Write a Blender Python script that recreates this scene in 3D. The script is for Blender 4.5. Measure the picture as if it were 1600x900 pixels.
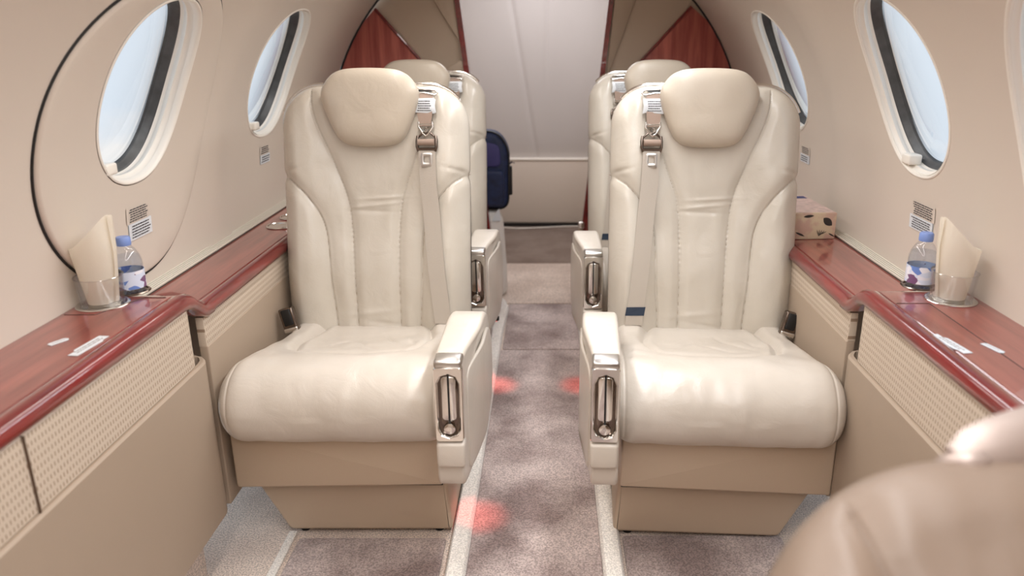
import bpy, bmesh, math, random
import numpy as np
from mathutils import Vector, Matrix, noise
from mathutils.geometry import delaunay_2d_cdt
random.seed(7)
S = bpy.context.scene
COL = S.collection
for o in list(bpy.data.objects): bpy.data.objects.remove(o)
PI = math.pi
def rad(a): return math.radians(a)
def lin(r, g, b):
    f = lambda c: (c/255/12.92) if c/255 <= .04045 else ((c/255+.055)/1.055)**2.4
    return (f(r), f(g), f(b), 1)

# ------------------------------------------------------------------ camera
cam = bpy.data.objects.new('camera', bpy.data.cameras.new('camera')); COL.objects.link(cam)
cam.location = (0, 0, 1.15)
cam.rotation_euler = (PI/2 - rad(18.004), 0, 0)
cam.data.sensor_width = 36; cam.data.lens = 1200/1600*36
cam.data.shift_x = (800-857)/1600
cam.data.clip_start = .02
cam.data.dof.use_dof = True; cam.data.dof.focus_distance = 1.85; cam.data.dof.aperture_fstop = 2.8
S.camera = cam
S.view_settings.view_transform = 'Standard'; S.view_settings.look = 'None'
S.view_settings.gamma = 1; S.view_settings.use_curve_mapping = False
S.view_settings.exposure = 0.0

# ------------------------------------------------------------------ sky
w = bpy.data.worlds.new('sky'); S.world = w; w.use_nodes = True
nt = w.node_tree; N = nt.nodes; L = nt.links; N.clear()
tc = N.new('ShaderNodeTexCoord'); sep = N.new('ShaderNodeSeparateXYZ'); L.new(tc.outputs['Generated'], sep.inputs[0])
gr = N.new('ShaderNodeValToRGB'); gr.color_ramp.elements[0].position = .0; gr.color_ramp.elements[0].color = lin(226, 236, 246)
gr.color_ramp.elements[1].position = .4; gr.color_ramp.elements[1].color = lin(216, 232, 248)
L.new(sep.outputs['Z'], gr.inputs[0])
mp = N.new('ShaderNodeMapping'); mp.inputs['Scale'].default_value = (3.0, 3.0, 7.0); L.new(tc.outputs['Generated'], mp.inputs[0])
nz = N.new('ShaderNodeTexNoise'); nz.inputs['Scale'].default_value = 1.6; nz.inputs['Detail'].default_value = 8; nz.inputs['Roughness'].default_value = .55
L.new(mp.outputs[0], nz.inputs['Vector'])
zr = N.new('ShaderNodeMapRange'); zr.inputs[1].default_value = -.18; zr.inputs[2].default_value = -.03; zr.inputs[3].default_value = .16; zr.inputs[4].default_value = -.2
L.new(sep.outputs['Z'], zr.inputs[0])
ad = N.new('ShaderNodeMath'); ad.operation = 'ADD'; L.new(nz.outputs['Fac'], ad.inputs[0]); L.new(zr.outputs[0], ad.inputs[1])
cr = N.new('ShaderNodeValToRGB'); cr.color_ramp.elements[0].position = .48; cr.color_ramp.elements[1].position = .66
L.new(ad.outputs[0], cr.inputs[0])
mx = N.new('ShaderNodeMix'); mx.data_type = 'RGBA'; L.new(cr.outputs[0], mx.inputs[0]); L.new(gr.outputs[0], mx.inputs[6])
mx.inputs[7].default_value = lin(250, 248, 246)
bg = N.new('ShaderNodeBackground'); bg.inputs[1].default_value = 1.0; L.new(mx.outputs[2], bg.inputs[0])
wo = N.new('ShaderNodeOutputWorld'); L.new(bg.outputs[0], wo.inputs[0])

# ------------------------------------------------------------------ cabin lamps and added fill
def area(name, loc, sx, sy, power, col=(1, .98, .96), rot=(0, 0, 0), spread=180):
    l = bpy.data.lights.new(name, 'AREA'); l.shape = 'RECTANGLE'; l.size = sx; l.size_y = sy; l.energy = power; l.spread = rad(spread); l.color = col
    o = bpy.data.objects.new(name, l); COL.objects.link(o); o.location = loc; o.rotation_euler = rot
    return o
area('ceiling_lamp_left', (-.33, 1.25, 1.48), .10, 3.0, 12.5, (1, .955, .91), rot=(0, rad(-12), 0), spread=150)
area('ceiling_lamp_right', (.27, 1.25, 1.48), .10, 3.0, 17.5, (.95, .975, 1), rot=(0, rad(13), 0), spread=150)
area('front_fill', (-.03, -.15, 1.42), .7, .3, 3, col=(1, .96, .92), rot=(rad(38), 0, 0))  # unseen fill light added near the camera to brighten the cabin from the front
area('lavatory_lamp', (-.03, 4.15, 1.70), .7, .8, 12.5, col=(.98, .96, 1))

# ------------------------------------------------------------------ materials
MATS = {}
def nodemat(name):
    m = bpy.data.materials.new(name); m.use_nodes = True
    b = m.node_tree.nodes['Principled BSDF']; MATS[name] = m
    return m, m.node_tree.nodes, m.node_tree.links, b
def plain(name, col, rough=.5, metal=0, spec=.5, coat=0, bump=0, bscale=200, var=0, vscale=4, sheen=0):
    m, N, L, b = nodemat(name)
    b.inputs['Base Color'].default_value = col; b.inputs['Roughness'].default_value = rough
    b.inputs['Metallic'].default_value = metal; b.inputs['Specular IOR Level'].default_value = spec
    b.inputs['Coat Weight'].default_value = coat; b.inputs['Coat Roughness'].default_value = .06
    b.inputs['Sheen Weight'].default_value = sheen
    tc = N.new('ShaderNodeTexCoord')
    if bump:
        n = N.new('ShaderNodeTexNoise'); n.inputs['Scale'].default_value = bscale; n.inputs['Detail'].default_value = 3
        L.new(tc.outputs['Object'], n.inputs['Vector'])
        bp = N.new('ShaderNodeBump'); bp.inputs['Strength'].default_value = bump; bp.inputs['Distance'].default_value = .002
        L.new(n.outputs['Fac'], bp.inputs['Height']); L.new(bp.outputs[0], b.inputs['Normal'])
    if var:
        n = N.new('ShaderNodeTexNoise'); n.inputs['Scale'].default_value = vscale; n.inputs['Detail'].default_value = 5
        L.new(tc.outputs['Object'], n.inputs['Vector'])
        c = N.new('ShaderNodeValToRGB'); c.color_ramp.elements[0].position = .3; c.color_ramp.elements[1].position = .7
        k = 1-var
        c.color_ramp.elements[0].color = (col[0]*k, col[1]*k, col[2]*k, 1); c.color_ramp.elements[1].color = col
        L.new(n.outputs['Fac'], c.inputs[0]); L.new(c.outputs[0], b.inputs['Base Color'])
    return m
def leather(name, col, rough=.36):
    m, N, L, b = nodemat(name)
    tc = N.new('ShaderNodeTexCoord')
    n = N.new('ShaderNodeTexNoise'); n.inputs['Scale'].default_value = 7; n.inputs['Detail'].default_value = 4; L.new(tc.outputs['Object'], n.inputs['Vector'])
    c = N.new('ShaderNodeValToRGB'); c.color_ramp.elements[0].color = (col[0]*.93, col[1]*.92, col[2]*.90, 1); c.color_ramp.elements[1].color = col
    c.color_ramp.elements[0].position = .3; c.color_ramp.elements[1].position = .65
    L.new(n.outputs['Fac'], c.inputs[0]); L.new(c.outputs[0], b.inputs['Base Color'])
    v = N.new('ShaderNodeTexVoronoi'); v.inputs['Scale'].default_value = 420; L.new(tc.outputs['Object'], v.inputs['Vector'])
    n2 = N.new('ShaderNodeTexNoise'); n2.inputs['Scale'].default_value = 16; n2.inputs['Detail'].default_value = 6; n2.inputs['Distortion'].default_value = 1.2
    L.new(tc.outputs['Object'], n2.inputs['Vector'])
    b1 = N.new('ShaderNodeBump'); b1.inputs['Strength'].default_value = .10; b1.inputs['Distance'].default_value = .001; L.new(v.outputs['Distance'], b1.inputs['Height'])
    b2 = N.new('ShaderNodeBump'); b2.inputs['Strength'].default_value = .30; b2.inputs['Distance'].default_value = .006; L.new(n2.outputs['Fac'], b2.inputs['Height'])
    L.new(b1.outputs[0], b2.inputs['Normal']); L.new(b2.outputs[0], b.inputs['Normal'])
    b.inputs['Roughness'].default_value = rough; b.inputs['Specular IOR Level'].default_value = .55
    return m
M_LEA = leather('cream_leather', lin(203, 195, 183), .27)
M_HEAD = leather('headrest_leather', lin(194, 182, 166), .38)
M_CUSH = leather('toplit_cushion_leather', lin(208, 199, 188), .30)  # lighter copy of the seat leather, light from above put into its colour
M_BASE = plain('seat_base_leather', lin(190, 170, 148), .45, bump=.15, bscale=500)
M_LIN = plain('cabin_liner', lin(214, 202, 189), .62, bump=.12, bscale=700)
M_CREAM = plain('cream_side_panel', lin(164, 146, 128), .5, bump=.12, bscale=500)
M_WHITE = plain('window_white_trim', lin(240, 234, 224), .35)
M_SEAL = plain('grey_window_seal', lin(78, 80, 82), .35, var=.4, vscale=40)
M_BLACK = plain('black_rubber', lin(18, 16, 16), .5)
M_CHROME = plain('chrome', lin(225, 222, 218), .14, metal=1)
M_BRUSH = plain('brushed_chrome', lin(205, 202, 198), .28, metal=1)
M_DARKMET = plain('dark_chrome', lin(120, 108, 100), .18, metal=1)
M_BELT = plain('belt_webbing', lin(188, 178, 166), .7, bump=.5, bscale=900)
M_BELTD = plain('belt_webbing_tan', lin(158, 136, 122), .7, bump=.5, bscale=900)
M_PAPER = plain('white_paper', lin(222, 226, 230), .6)
M_INK = plain('dark_print', lin(70, 68, 72), .7)
M_NAVYBAND = plain('navy_band', lin(38, 52, 72), .6)
M_NAP = plain('napkin_cloth', lin(252, 248, 240), .8, bump=.2, bscale=300)
_n = M_NAP.node_tree; _t = _n.nodes.new('ShaderNodeBsdfTranslucent'); _t.inputs[0].default_value = lin(255, 248, 236)
_m = _n.nodes.new('ShaderNodeMixShader'); _m.inputs[0].default_value = .35
_n.links.new(_n.nodes['Principled BSDF'].outputs[0], _m.inputs[1]); _n.links.new(_t.outputs[0], _m.inputs[2]); _n.links.new(_m.outputs[0], _n.nodes['Material Output'].inputs[0])
M_NAVY = plain('navy_nylon', lin(34, 48, 88), .6, bump=.5, bscale=400, var=.6, vscale=25)
M_NAVY2 = plain('purple_nylon', lin(62, 58, 112), .6, bump=.4, bscale=400)
M_GREY = plain('grey_padded_wall', lin(196, 190, 186), .6, bump=.3, bscale=350)
M_SACK = plain('white_quilted_cloth', lin(232, 228, 222), .8, bump=.5, bscale=120)
M_DBEIGE = plain('beige_partition', lin(190, 172, 152), .5, bump=.1, bscale=300)
M_BLUECAP = plain('blue_cap', lin(122, 146, 205), .4)
M_RED = plain('red_lens', lin(255, 60, 50), .4)
M_RED.node_tree.nodes['Principled BSDF'].inputs['Emission Color'].default_value = (1, .05, .03, 1)
M_RED.node_tree.nodes['Principled BSDF'].inputs['Emission Strength'].default_value = 3
def wood(name, base, dark, coat=1.0, scale=(30, 2.2, 30), rough=.28):
    m, N, L, b = nodemat(name)
    tc = N.new('ShaderNodeTexCoord'); mp = N.new('ShaderNodeMapping'); mp.inputs['Scale'].default_value = scale
    L.new(tc.outputs['Object'], mp.inputs[0])
    n = N.new('ShaderNodeTexNoise'); n.inputs['Scale'].default_value = 1.5; n.inputs['Detail'].default_value = 7; n.inputs['Roughness'].default_value = .6
    L.new(mp.outputs[0], n.inputs['Vector'])
    c = N.new('ShaderNodeValToRGB'); c.color_ramp.elements[0].position = .32; c.color_ramp.elements[0].color = dark
    c.color_ramp.elements[1].position = .68; c.color_ramp.elements[1].color = base
    L.new(n.outputs['Fac'], c.inputs[0]); L.new(c.outputs[0], b.inputs['Base Color'])
    b.inputs['Roughness'].default_value = rough; b.inputs['Coat Weight'].default_value = coat; b.inputs['Coat Roughness'].default_value = .04
    return m
M_WOOD = wood('mahogany_top', lin(160, 84, 74), lin(120, 52, 46))
M_WOODE = wood('mahogany_edge', lin(134, 28, 26), lin(92, 16, 18))
M_WOODP = wood('mahogany_panel', lin(204, 118, 106), lin(150, 72, 66), coat=.25, scale=(22, 22, 1.6))
def carpet(name, a, c2, vs=5, fine=.6):
    m, N, L, b = nodemat(name)
    tc = N.new('ShaderNodeTexCoord')
    n = N.new('ShaderNodeTexNoise'); n.inputs['Scale'].default_value = vs; n.inputs['Detail'].default_value = 6; L.new(tc.outputs['Object'], n.inputs['Vector'])
    c = N.new('ShaderNodeValToRGB'); c.color_ramp.elements[0].position = .36; c.color_ramp.elements[0].color = a
    c.color_ramp.elements[1].position = .62; c.color_ramp.elements[1].color = c2; L.new(n.outputs['Fac'], c.inputs[0])
    f = N.new('ShaderNodeTexNoise'); f.inputs['Scale'].default_value = 260; f.inputs['Detail'].default_value = 2; L.new(tc.outputs['Object'], f.inputs['Vector'])
    mr = N.new('ShaderNodeMapRange'); mr.inputs[1].default_value = .38; mr.inputs[2].default_value = .62; mr.inputs[3].default_value = fine; mr.inputs[4].default_value = 1.12
    L.new(f.outputs['Fac'], mr.inputs[0])
    mu = N.new('ShaderNodeMix'); mu.data_type = 'RGBA'; mu.blend_type = 'MULTIPLY'; mu.inputs[0].default_value = 1
    L.new(c.outputs[0], mu.inputs[6]); L.new(mr.outputs[0], mu.inputs[7]); L.new(mu.outputs[2], b.inputs['Base Color'])
    bp = N.new('ShaderNodeBump'); bp.inputs['Strength'].default_value = .8; bp.inputs['Distance'].default_value = .004
    L.new(f.outputs['Fac'], bp.inputs['Height']); L.new(bp.outputs[0], b.inputs['Normal'])
    b.inputs['Roughness'].default_value = .95; b.inputs['Specular IOR Level'].default_value = .1; b.inputs['Sheen Weight'].default_value = .25
    return m
M_CARP = carpet('mauve_carpet', lin(144, 124, 119), lin(206, 188, 182))
M_CARPL = carpet('pale_carpet_border', lin(228, 220, 210), lin(244, 238, 230), fine=.78)
M_CARPG = carpet('grey_beige_carpet', lin(208, 188, 174), lin(230, 212, 198))
M_CARPB = carpet('brown_carpet', lin(120, 100, 88), lin(142, 124, 112))
def weave(name):
    m, N, L, b = nodemat(name)
    tc = N.new('ShaderNodeTexCoord'); sp = N.new('ShaderNodeSeparateXYZ'); L.new(tc.outputs['Object'], sp.inputs[0])
    cb = N.new('ShaderNodeCombineXYZ'); L.new(sp.outputs['Y'], cb.inputs[0]); L.new(sp.outputs['Z'], cb.inputs[1])
    def mth(op, a, b=None, c=None):
        n = N.new('ShaderNodeMath'); n.operation = op
        for k, v in enumerate((a, b, c)):
            if v is None: continue
            if isinstance(v, (int, float)): n.inputs[k].default_value = v
            else: L.new(v, n.inputs[k])
        return n.outputs[0]
    zr = mth('DIVIDE', sp.outputs['Z'], .0135); row = mth('FLOOR', zr)
    yy = mth('ADD', mth('DIVIDE', sp.outputs['Y'], .0080), mth('MULTIPLY', row, .37))
    tick = mth('MULTIPLY', mth('LESS_THAN', mth('FRACT', yy), .30), mth('LESS_THAN', mth('FRACT', zr), .52))
    rib = mth('MULTIPLY', mth('SINE', mth('MULTIPLY', sp.outputs['Z'], 3100)), .15)
    mx = N.new('ShaderNodeMix'); mx.data_type = 'RGBA'; L.new(tick, mx.inputs[0]); mx.inputs[6].default_value = lin(198, 182, 164); mx.inputs[7].default_value = lin(146, 124, 104)
    L.new(mx.outputs[2], b.inputs['Base Color'])
    hh = mth('SUBTRACT', rib, tick)
    bp = N.new('ShaderNodeBump'); bp.inputs['Strength'].default_value = .35; bp.inputs['Distance'].default_value = .0015
    L.new(hh, bp.inputs['Height']); L.new(bp.outputs[0], b.inputs['Normal']); b.inputs['Roughness'].default_value = .8
    return m
M_WEAVE = weave('woven_fabric')
def glassy(name, tint, ior=1.45, power=4, gain=None, base=None):
    m, N, L, b = nodemat(name); N.remove(b)
    t = N.new('ShaderNodeBsdfTransparent'); t.inputs[0].default_value = tint
    g = N.new('ShaderNodeBsdfGlossy'); g.inputs['Roughness'].default_value = .03
    lw = N.new('ShaderNodeLayerWeight'); lw.inputs[0].default_value = .5
    pw = N.new('ShaderNodeMath'); pw.operation = 'POWER'; pw.inputs[1].default_value = power; L.new(lw.outputs['Facing'], pw.inputs[0])
    f = N.new('ShaderNodeMath'); f.operation = 'MULTIPLY_ADD'; f.use_clamp = True; f.inputs[1].default_value = gain or (ior-1)*1.3; f.inputs[2].default_value = base or .02+(ior-1)*.08; L.new(pw.outputs[0], f.inputs[0])
    x = N.new('ShaderNodeMixShader'); L.new(f.outputs[0], x.inputs[0]); L.new(t.outputs[0], x.inputs[1]); L.new(g.outputs[0], x.inputs[2])
    L.new(x.outputs[0], N['Material Output'].inputs[0]); return m
M_PANE = glassy('window_pane', (.97, .985, 1, 1), power=8, gain=6, base=.02)
M_GLASS = glassy('clear_glass', (.97, .97, .97, 1), ior=1.6, base=.08)
M_PET = glassy('clear_plastic', (.93, .95, .98, 1), ior=1.4)
M_WATER = glassy('water', (.93, .95, .98, 1), ior=1.33)

# ------------------------------------------------------------------ mesh helpers
def obj(name, me, mat=None, parent=None, ang=40):
    if isinstance(me, bmesh.types.BMesh):
        m = bpy.data.meshes.new(name); bmesh.ops.recalc_face_normals(me, faces=me.faces); me.to_mesh(m); me.free(); me = m
    for p in me.polygons: p.use_smooth = True
    if ang < 180: me.set_sharp_from_angle(angle=rad(ang))
    if mat: me.materials.append(mat)
    o = bpy.data.objects.new(name, me); COL.objects.link(o)
    if parent: o.parent = parent
    return o
def tag(o, label=None, cat=None, group=None, kind=None):
    if label: o['label'] = label
    if cat: o['category'] = cat
    if group: o['group'] = group
    if kind: o['kind'] = kind
    return o
def thing(name, label, cat, loc=(0, 0, 0), rz=0, group=None):
    o = bpy.data.objects.new(name, None); COL.objects.link(o); o.location = loc; o.rotation_euler = (0, 0, rz)
    o.empty_display_size = .05
    return tag(o, label, cat, group)
def struct(name, me, mat, ang=40):
    o = obj(name, me, mat, None, ang); o['kind'] = 'structure'; return o
def box(bm, x0, x1, y0, y1, z0, z1, bev=0, seg=3):
    r = bmesh.ops.create_cube(bm, size=1); vs = r['verts']
    for v in vs: v.co = Vector(((x0+x1)/2+v.co.x*(x1-x0), (y0+y1)/2+v.co.y*(y1-y0), (z0+z1)/2+v.co.z*(z1-z0)))
    if bev:
        es = list({e for v in vs for e in v.link_edges})
        bmesh.ops.bevel(bm, geom=es, offset=bev, segments=seg, affect='EDGES', profile=.5)
    return bm
def bx(*a, **k): return box(bmesh.new(), *a, **k)
def lofted(rings, closed=True, cap=True, bm=None):
    bm = bm or bmesh.new(); R = []
    for r in rings: R.append([bm.verts.new(p) for p in r])
    n = len(rings[0])
    for a, b in zip(R, R[1:]):
        for i in range(n if closed else n-1):
            j = (i+1) % n
            try: bm.faces.new((a[i], a[j], b[j], b[i]))
            except ValueError: pass
    if cap and closed:
        bm.faces.new(R[0][::-1]); bm.faces.new(R[-1])
    return bm
def catmull(pts, n=8, closed=True):
    out = []; m = len(pts)
    rng = range(m) if closed else range(m-1)
    for i in rng:
        if closed: p = [pts[(i+k-1) % m] for k in range(4)]
        else: p = [pts[max(0, min(m-1, i+k-1))] for k in range(4)]
        p = [np.array(q, float) for q in p]
        for t in np.linspace(0, 1, n, endpoint=False):
            out.append(.5*((2*p[1])+(-p[0]+p[2])*t+(2*p[0]-5*p[1]+4*p[2]-p[3])*t*t+(-p[0]+3*p[1]-3*p[2]+p[3])*t**3))
    if not closed: out.append(np.array(pts[-1], float))
    return np.array(out)
def resample(p, n, closed=True):
    q = np.vstack([p, p[:1]]) if closed else p
    s = np.r_[0, np.cumsum(np.linalg.norm(np.diff(q, axis=0), axis=1))]
    t = np.linspace(0, s[-1], n, endpoint=not closed)
    return np.stack([np.interp(t, s, q[:, k]) for k in range(q.shape[1])], 1)
def roundpoly(pts, r, seg=6):
    out = []; n = len(pts)
    for i in range(n):
        a, b, c = [np.array(pts[(i+k-1) % n], float) for k in range(3)]
        rr = r[i] if isinstance(r, (list, tuple)) else r
        u = a-b; v = c-b; lu = np.linalg.norm(u); lv = np.linalg.norm(v); u /= lu; v /= lv
        d = min(rr, lu*.49, lv*.49); p, q = b+u*d, b+v*d
        for t in np.linspace(0, 1, seg+1): out.append((1-t)**2*p+2*t*(1-t)*b+t*t*q)
    return np.array(out)
def inward(p):
    d = np.roll(p, -1, 0)-np.roll(p, 1, 0); d /= np.linalg.norm(d, axis=1)[:, None]+1e-12
    n = np.stack([-d[:, 1], d[:, 0]], 1)
    area2 = np.sum(p[:, 0]*np.roll(p[:, 1], -1)-np.roll(p[:, 0], -1)*p[:, 1])
    return n if area2 > 0 else -n
def slab(outline, t0, t1, r, fn, seg=5, bm=None):
    """outline (n,2); extrude between t0..t1 with rounded rims of radius r; fn(u,v,t)->xyz"""
    nrm = inward(outline); rings = []
    for k in range(seg+1):
        a = k/seg*PI/2; rings.append((outline+nrm*(r*(1-math.sin(a))), t0+r*(1-math.cos(a))))
    for k in range(seg+1):
        a = k/seg*PI/2; rings.append((outline+nrm*(r*(1-math.cos(a))), t1-r*(1-math.sin(a))))
    return lofted([[fn(u, v, t) for u, v in o] for o, t in rings], bm=bm)
XZ = lambda y: (lambda u, v, t: (u, y+t, v))
def tube(path, r, n=10, closed=False, bm=None, flat=1.0):
    path = [Vector(p) for p in path]; m = len(path); rings = []; up = Vector((0, 0, 1))
    prev = None
    for i in range(m):
        a = path[(i-1) % m] if closed or i > 0 else path[i]; b = path[(i+1) % m] if closed or i < m-1 else path[i]
        t = (b-a).normalized()
        if prev is None:
            x = t.cross(up)
            if x.length < .05: x = t.cross(Vector((0, 1, 0)))
            x.normalize()
        else:
            x = prev-t*prev.dot(t); x.normalize()
        prev = x; y = t.cross(x); rr = r(i/(m-1)) if callable(r) else r
        rings.append([path[i]+x*math.cos(q)*rr+y*math.sin(q)*rr*flat for q in [2*PI*k/n for k in range(n)]])
    if closed: rings.append(rings[0]); return lofted(rings, cap=False, bm=bm)
    return lofted(rings, bm=bm)
def lathe(prof, n=48, bm=None, c=(0, 0, 0), cap=True):
    rings = [[(c[0]+r*math.cos(2*PI*k/n), c[1]+r*math.sin(2*PI*k/n), c[2]+z) for k in range(n)] for r, z in prof]
    return lofted(rings, bm=bm, cap=cap)
def dup(root, loc, rz=None, label=None, group=None):
    def cp(o, par):
        c = o.copy(); COL.objects.link(c)
        if par: c.parent = par
        for ch in [k for k in bpy.data.objects if k.parent == o]: cp(ch, c)
        return c
    r = cp(root, None); r.location = loc
    if rz is not None: r.rotation_euler = (0, 0, rz)
    if label: r['label'] = label
    if group: r['group'] = group
    return r

# ------------------------------------------------------------------ the shell
XC, ZC, RR = -.03, .70, .88
def sstep(a, b, x):
    t = min(1, max(0, (x-a)/(b-a))); return t*t*(3-2*t)
def frame(side, Y):
    c = 2.06 if side < 0 else 2.20
    f = sstep(c-.10, c-.02, Y)*(1-sstep(c+.03, c+.10, Y))
    return .007*f
def W(side, Y, th, d=0):
    r = RR+d-(frame(side, Y) if abs(d) < .03 else 0)
    return (XC+side*r*math.cos(th), Y, ZC+r*math.sin(th))
def oval(cy, cth, hy, ha, n=96, p=2.25, sc=0):
    """closed outline in (Y, arc) space; sc shrinks it by a length"""
    out = []
    for k in range(n):
        a = 2*PI*k/n; c, s = math.cos(a), math.sin(a)
        out.append((cy+(hy-sc)*math.copysign(abs(c)**(2/p), c), cth*RR+(ha-sc)*math.copysign(abs(s)**(2/p), s)))
    return out
def inside(pt, poly):
    x, y = pt; c = False; n = len(poly); j = n-1
    for i in range(n):
        xi, yi = poly[i]; xj, yj = poly[j]
        if (yi > y) != (yj > y) and x < (xj-xi)*(y-yi)/(yj-yi)+xi: c = not c
        j = i
    return c
def sheet(side, rect, holes, d=0, step=.035, outer=None):
    y0, y1, a0, a1 = rect
    pts = []; edges = []
    def addloop(lp):
        b = len(pts); pts.extend(lp); edges.extend([(b+i, b+(i+1) % len(lp)) for i in range(len(lp))])
    if outer: addloop(outer)
    else:
        ny = int((y1-y0)/step)+1; na = int((a1-a0)/step)+1
        lp = [(y0+(y1-y0)*i/ny, a0) for i in range(ny)]+[(y1, a0+(a1-a0)*i/na) for i in range(na)]
        lp += [(y1-(y1-y0)*i/ny, a1) for i in range(ny)]+[(y0, a1-(a1-a0)*i/na) for i in range(na)]
        addloop(lp)
    for h in holes: addloop(h)
    ny = int((y1-y0)/step); na = int((a1-a0)/step)
    for i in range(1, ny):
        for j in range(1, na):
            p = (y0+(y1-y0)*i/ny, a0+(a1-a0)*j/na)
            if outer and not inside(p, outer): continue
            if any(min((p[0]-q[0])**2+(p[1]-q[1])**2 for q in h) < (step*.6)**2 or inside(p, h) for h in holes): continue
            if outer and min((p[0]-q[0])**2+(p[1]-q[1])**2 for q in outer) < (step*.5)**2: continue
            pts.append(p)
    v, e, f, *_ = delaunay_2d_cdt([Vector(p) for p in pts], edges, [], 1, 1e-6)
    bm = bmesh.new(); vs = [bm.verts.new(W(side, p[0], p[1]/RR, d)) for p in v]
    for t in f:
        c = (sum(v[i][0] for i in t)/3, sum(v[i][1] for i in t)/3)
        if any(inside(c, h) for h in holes): continue
        if outer and not inside(c, outer): continue
        try: bm.faces.new([vs[i] for i in t])
        except ValueError: pass
    return bm
TH = rad(23.8)
wins = {  # number: side, Y centre, theta, half width, half arc
    1: (-1, 1.636, TH, .174, .206), 2: (-1, 2.443, TH, .192, .207),
    3: (1, 2.635, TH, .198, .209), 4: (1, 1.727, TH, .175, .212), 5: (1, 1.035, rad(19), .290, .31)}
YL, YR = 3.24, 3.46     # where the cabin liner ends at the partitions
A0, A1 = rad(-22)*RR, rad(56)*RR
bm = sheet(-1, (-.45, YL, A0, A1), [oval(*wins[k][1:]) for k in (1, 2)])
struct('wall_left', bm, M_LIN, 180)
bm = sheet(1, (-.45, YR, A0, A1), [oval(*wins[k][1:]) for k in (3, 4, 5)])
struct('wall_right', bm, M_LIN, 180)
rings = []
for i in range(25):
    th = rad(56)+rad(68)*i/24
    rings.append([(XC+RR*math.cos(th), y, ZC+RR*math.sin(th)) for y in (-.45, 1, 2, YR)])
struct('wall_front', bx(-1.0, 1.0, -.50, -.46, -.03, 1.62), M_LIN)
struct('ceiling', lofted(rings, closed=False), M_LIN, 180)
for k, (side, cy, cth, hy, ha) in wins.items():
    root = bpy.data.objects.new('window_%d' % k, None); COL.objects.link(root); root['kind'] = 'structure'
    c = W(side, cy, cth); root.location = c
    def put(name, bm, mat):
        o = obj(name, bm, mat, root, 50); o.matrix_parent_inverse = Matrix.Translation(c).inverted(); return o
    dl = -.010 if k == 1 else 0
    def ring(d, sc): return [W(side, y, a/RR, d) for y, a in oval(cy, cth, hy, ha, sc=sc)]
    put('window_lip', lofted([ring(.004, -.002), ring(-.001+dl, -.002), ring(-.0025+dl, .0), ring(-.002+dl, .003), ring(.003+dl, .007), ring(.003, .008)], cap=False), M_WHITE)
    put('window_frame', lofted([ring(.0, .006), ring(.010, .008), ring(.014, .013), ring(.022, .012), ring(.024, .0095), ring(.027, .0095), ring(.033, .013)], cap=False), M_WHITE)
    put('window_seal', lofted([ring(.031, .012), ring(.034, .016), ring(.042, .018), ring(.044, .021), ring(.052, .024)], cap=False), M_SEAL)
    bm = bmesh.new(); bm.faces.new([bm.verts.new(p) for p in ring(.047, .021)]); bmesh.ops.triangulate(bm, faces=bm.faces)
    put('glass_pane', bm, M_PANE)
    # white shade latch at the foot of the opening
    if k != 5:
        sgn = 1 if side < 0 else 1
        ly = cy-.095 if side < 0 else cy+.06
        a = (cth*RR-ha*(.80 if side < 0 else .86))/RR
        P = Vector(W(side, ly, a, .004 if side < 0 else .012)); bmv = bx(-.016, .016, -.020, .020, -.012, .012, bev=.005)
        for v in bmv.verts: v.co = P+v.co
        put('shade_latch', bmv, M_WHITE)
# exit hatch panel around window_1
ho = oval(1.637, rad(18.5), .337, .335, n=120, p=2.1)
bm = sheet(-1, (1.29, 1.98, -.2, .7), [oval(*wins[1][1:], sc=-.004)], d=-.010, outer=oval(1.637, rad(18.5), .337, .335, n=120, p=2.1, sc=.008))
r1 = [[W(-1, y, a/RR, d) for y, a in oval(1.637, rad(18.5), .337, .335, n=120, p=2.1, sc=s)] for d, s in ((-.010, .008), (-.0085, .0035), (-.004, .001), (.002, .0))]
lofted(r1, cap=False, bm=bm); bmesh.ops.remove_doubles(bm, verts=bm.verts, dist=.0005)
dr = struct('door_1', bm, M_LIN, 180)
o = obj('door_seal', tube([W(-1, y, a/RR, -.001) for y, a in oval(1.637, rad(18.5), .337, .335, n=120, p=2.1, sc=-.0022)], .0028, 8, closed=True), M_BLACK, dr)
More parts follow.
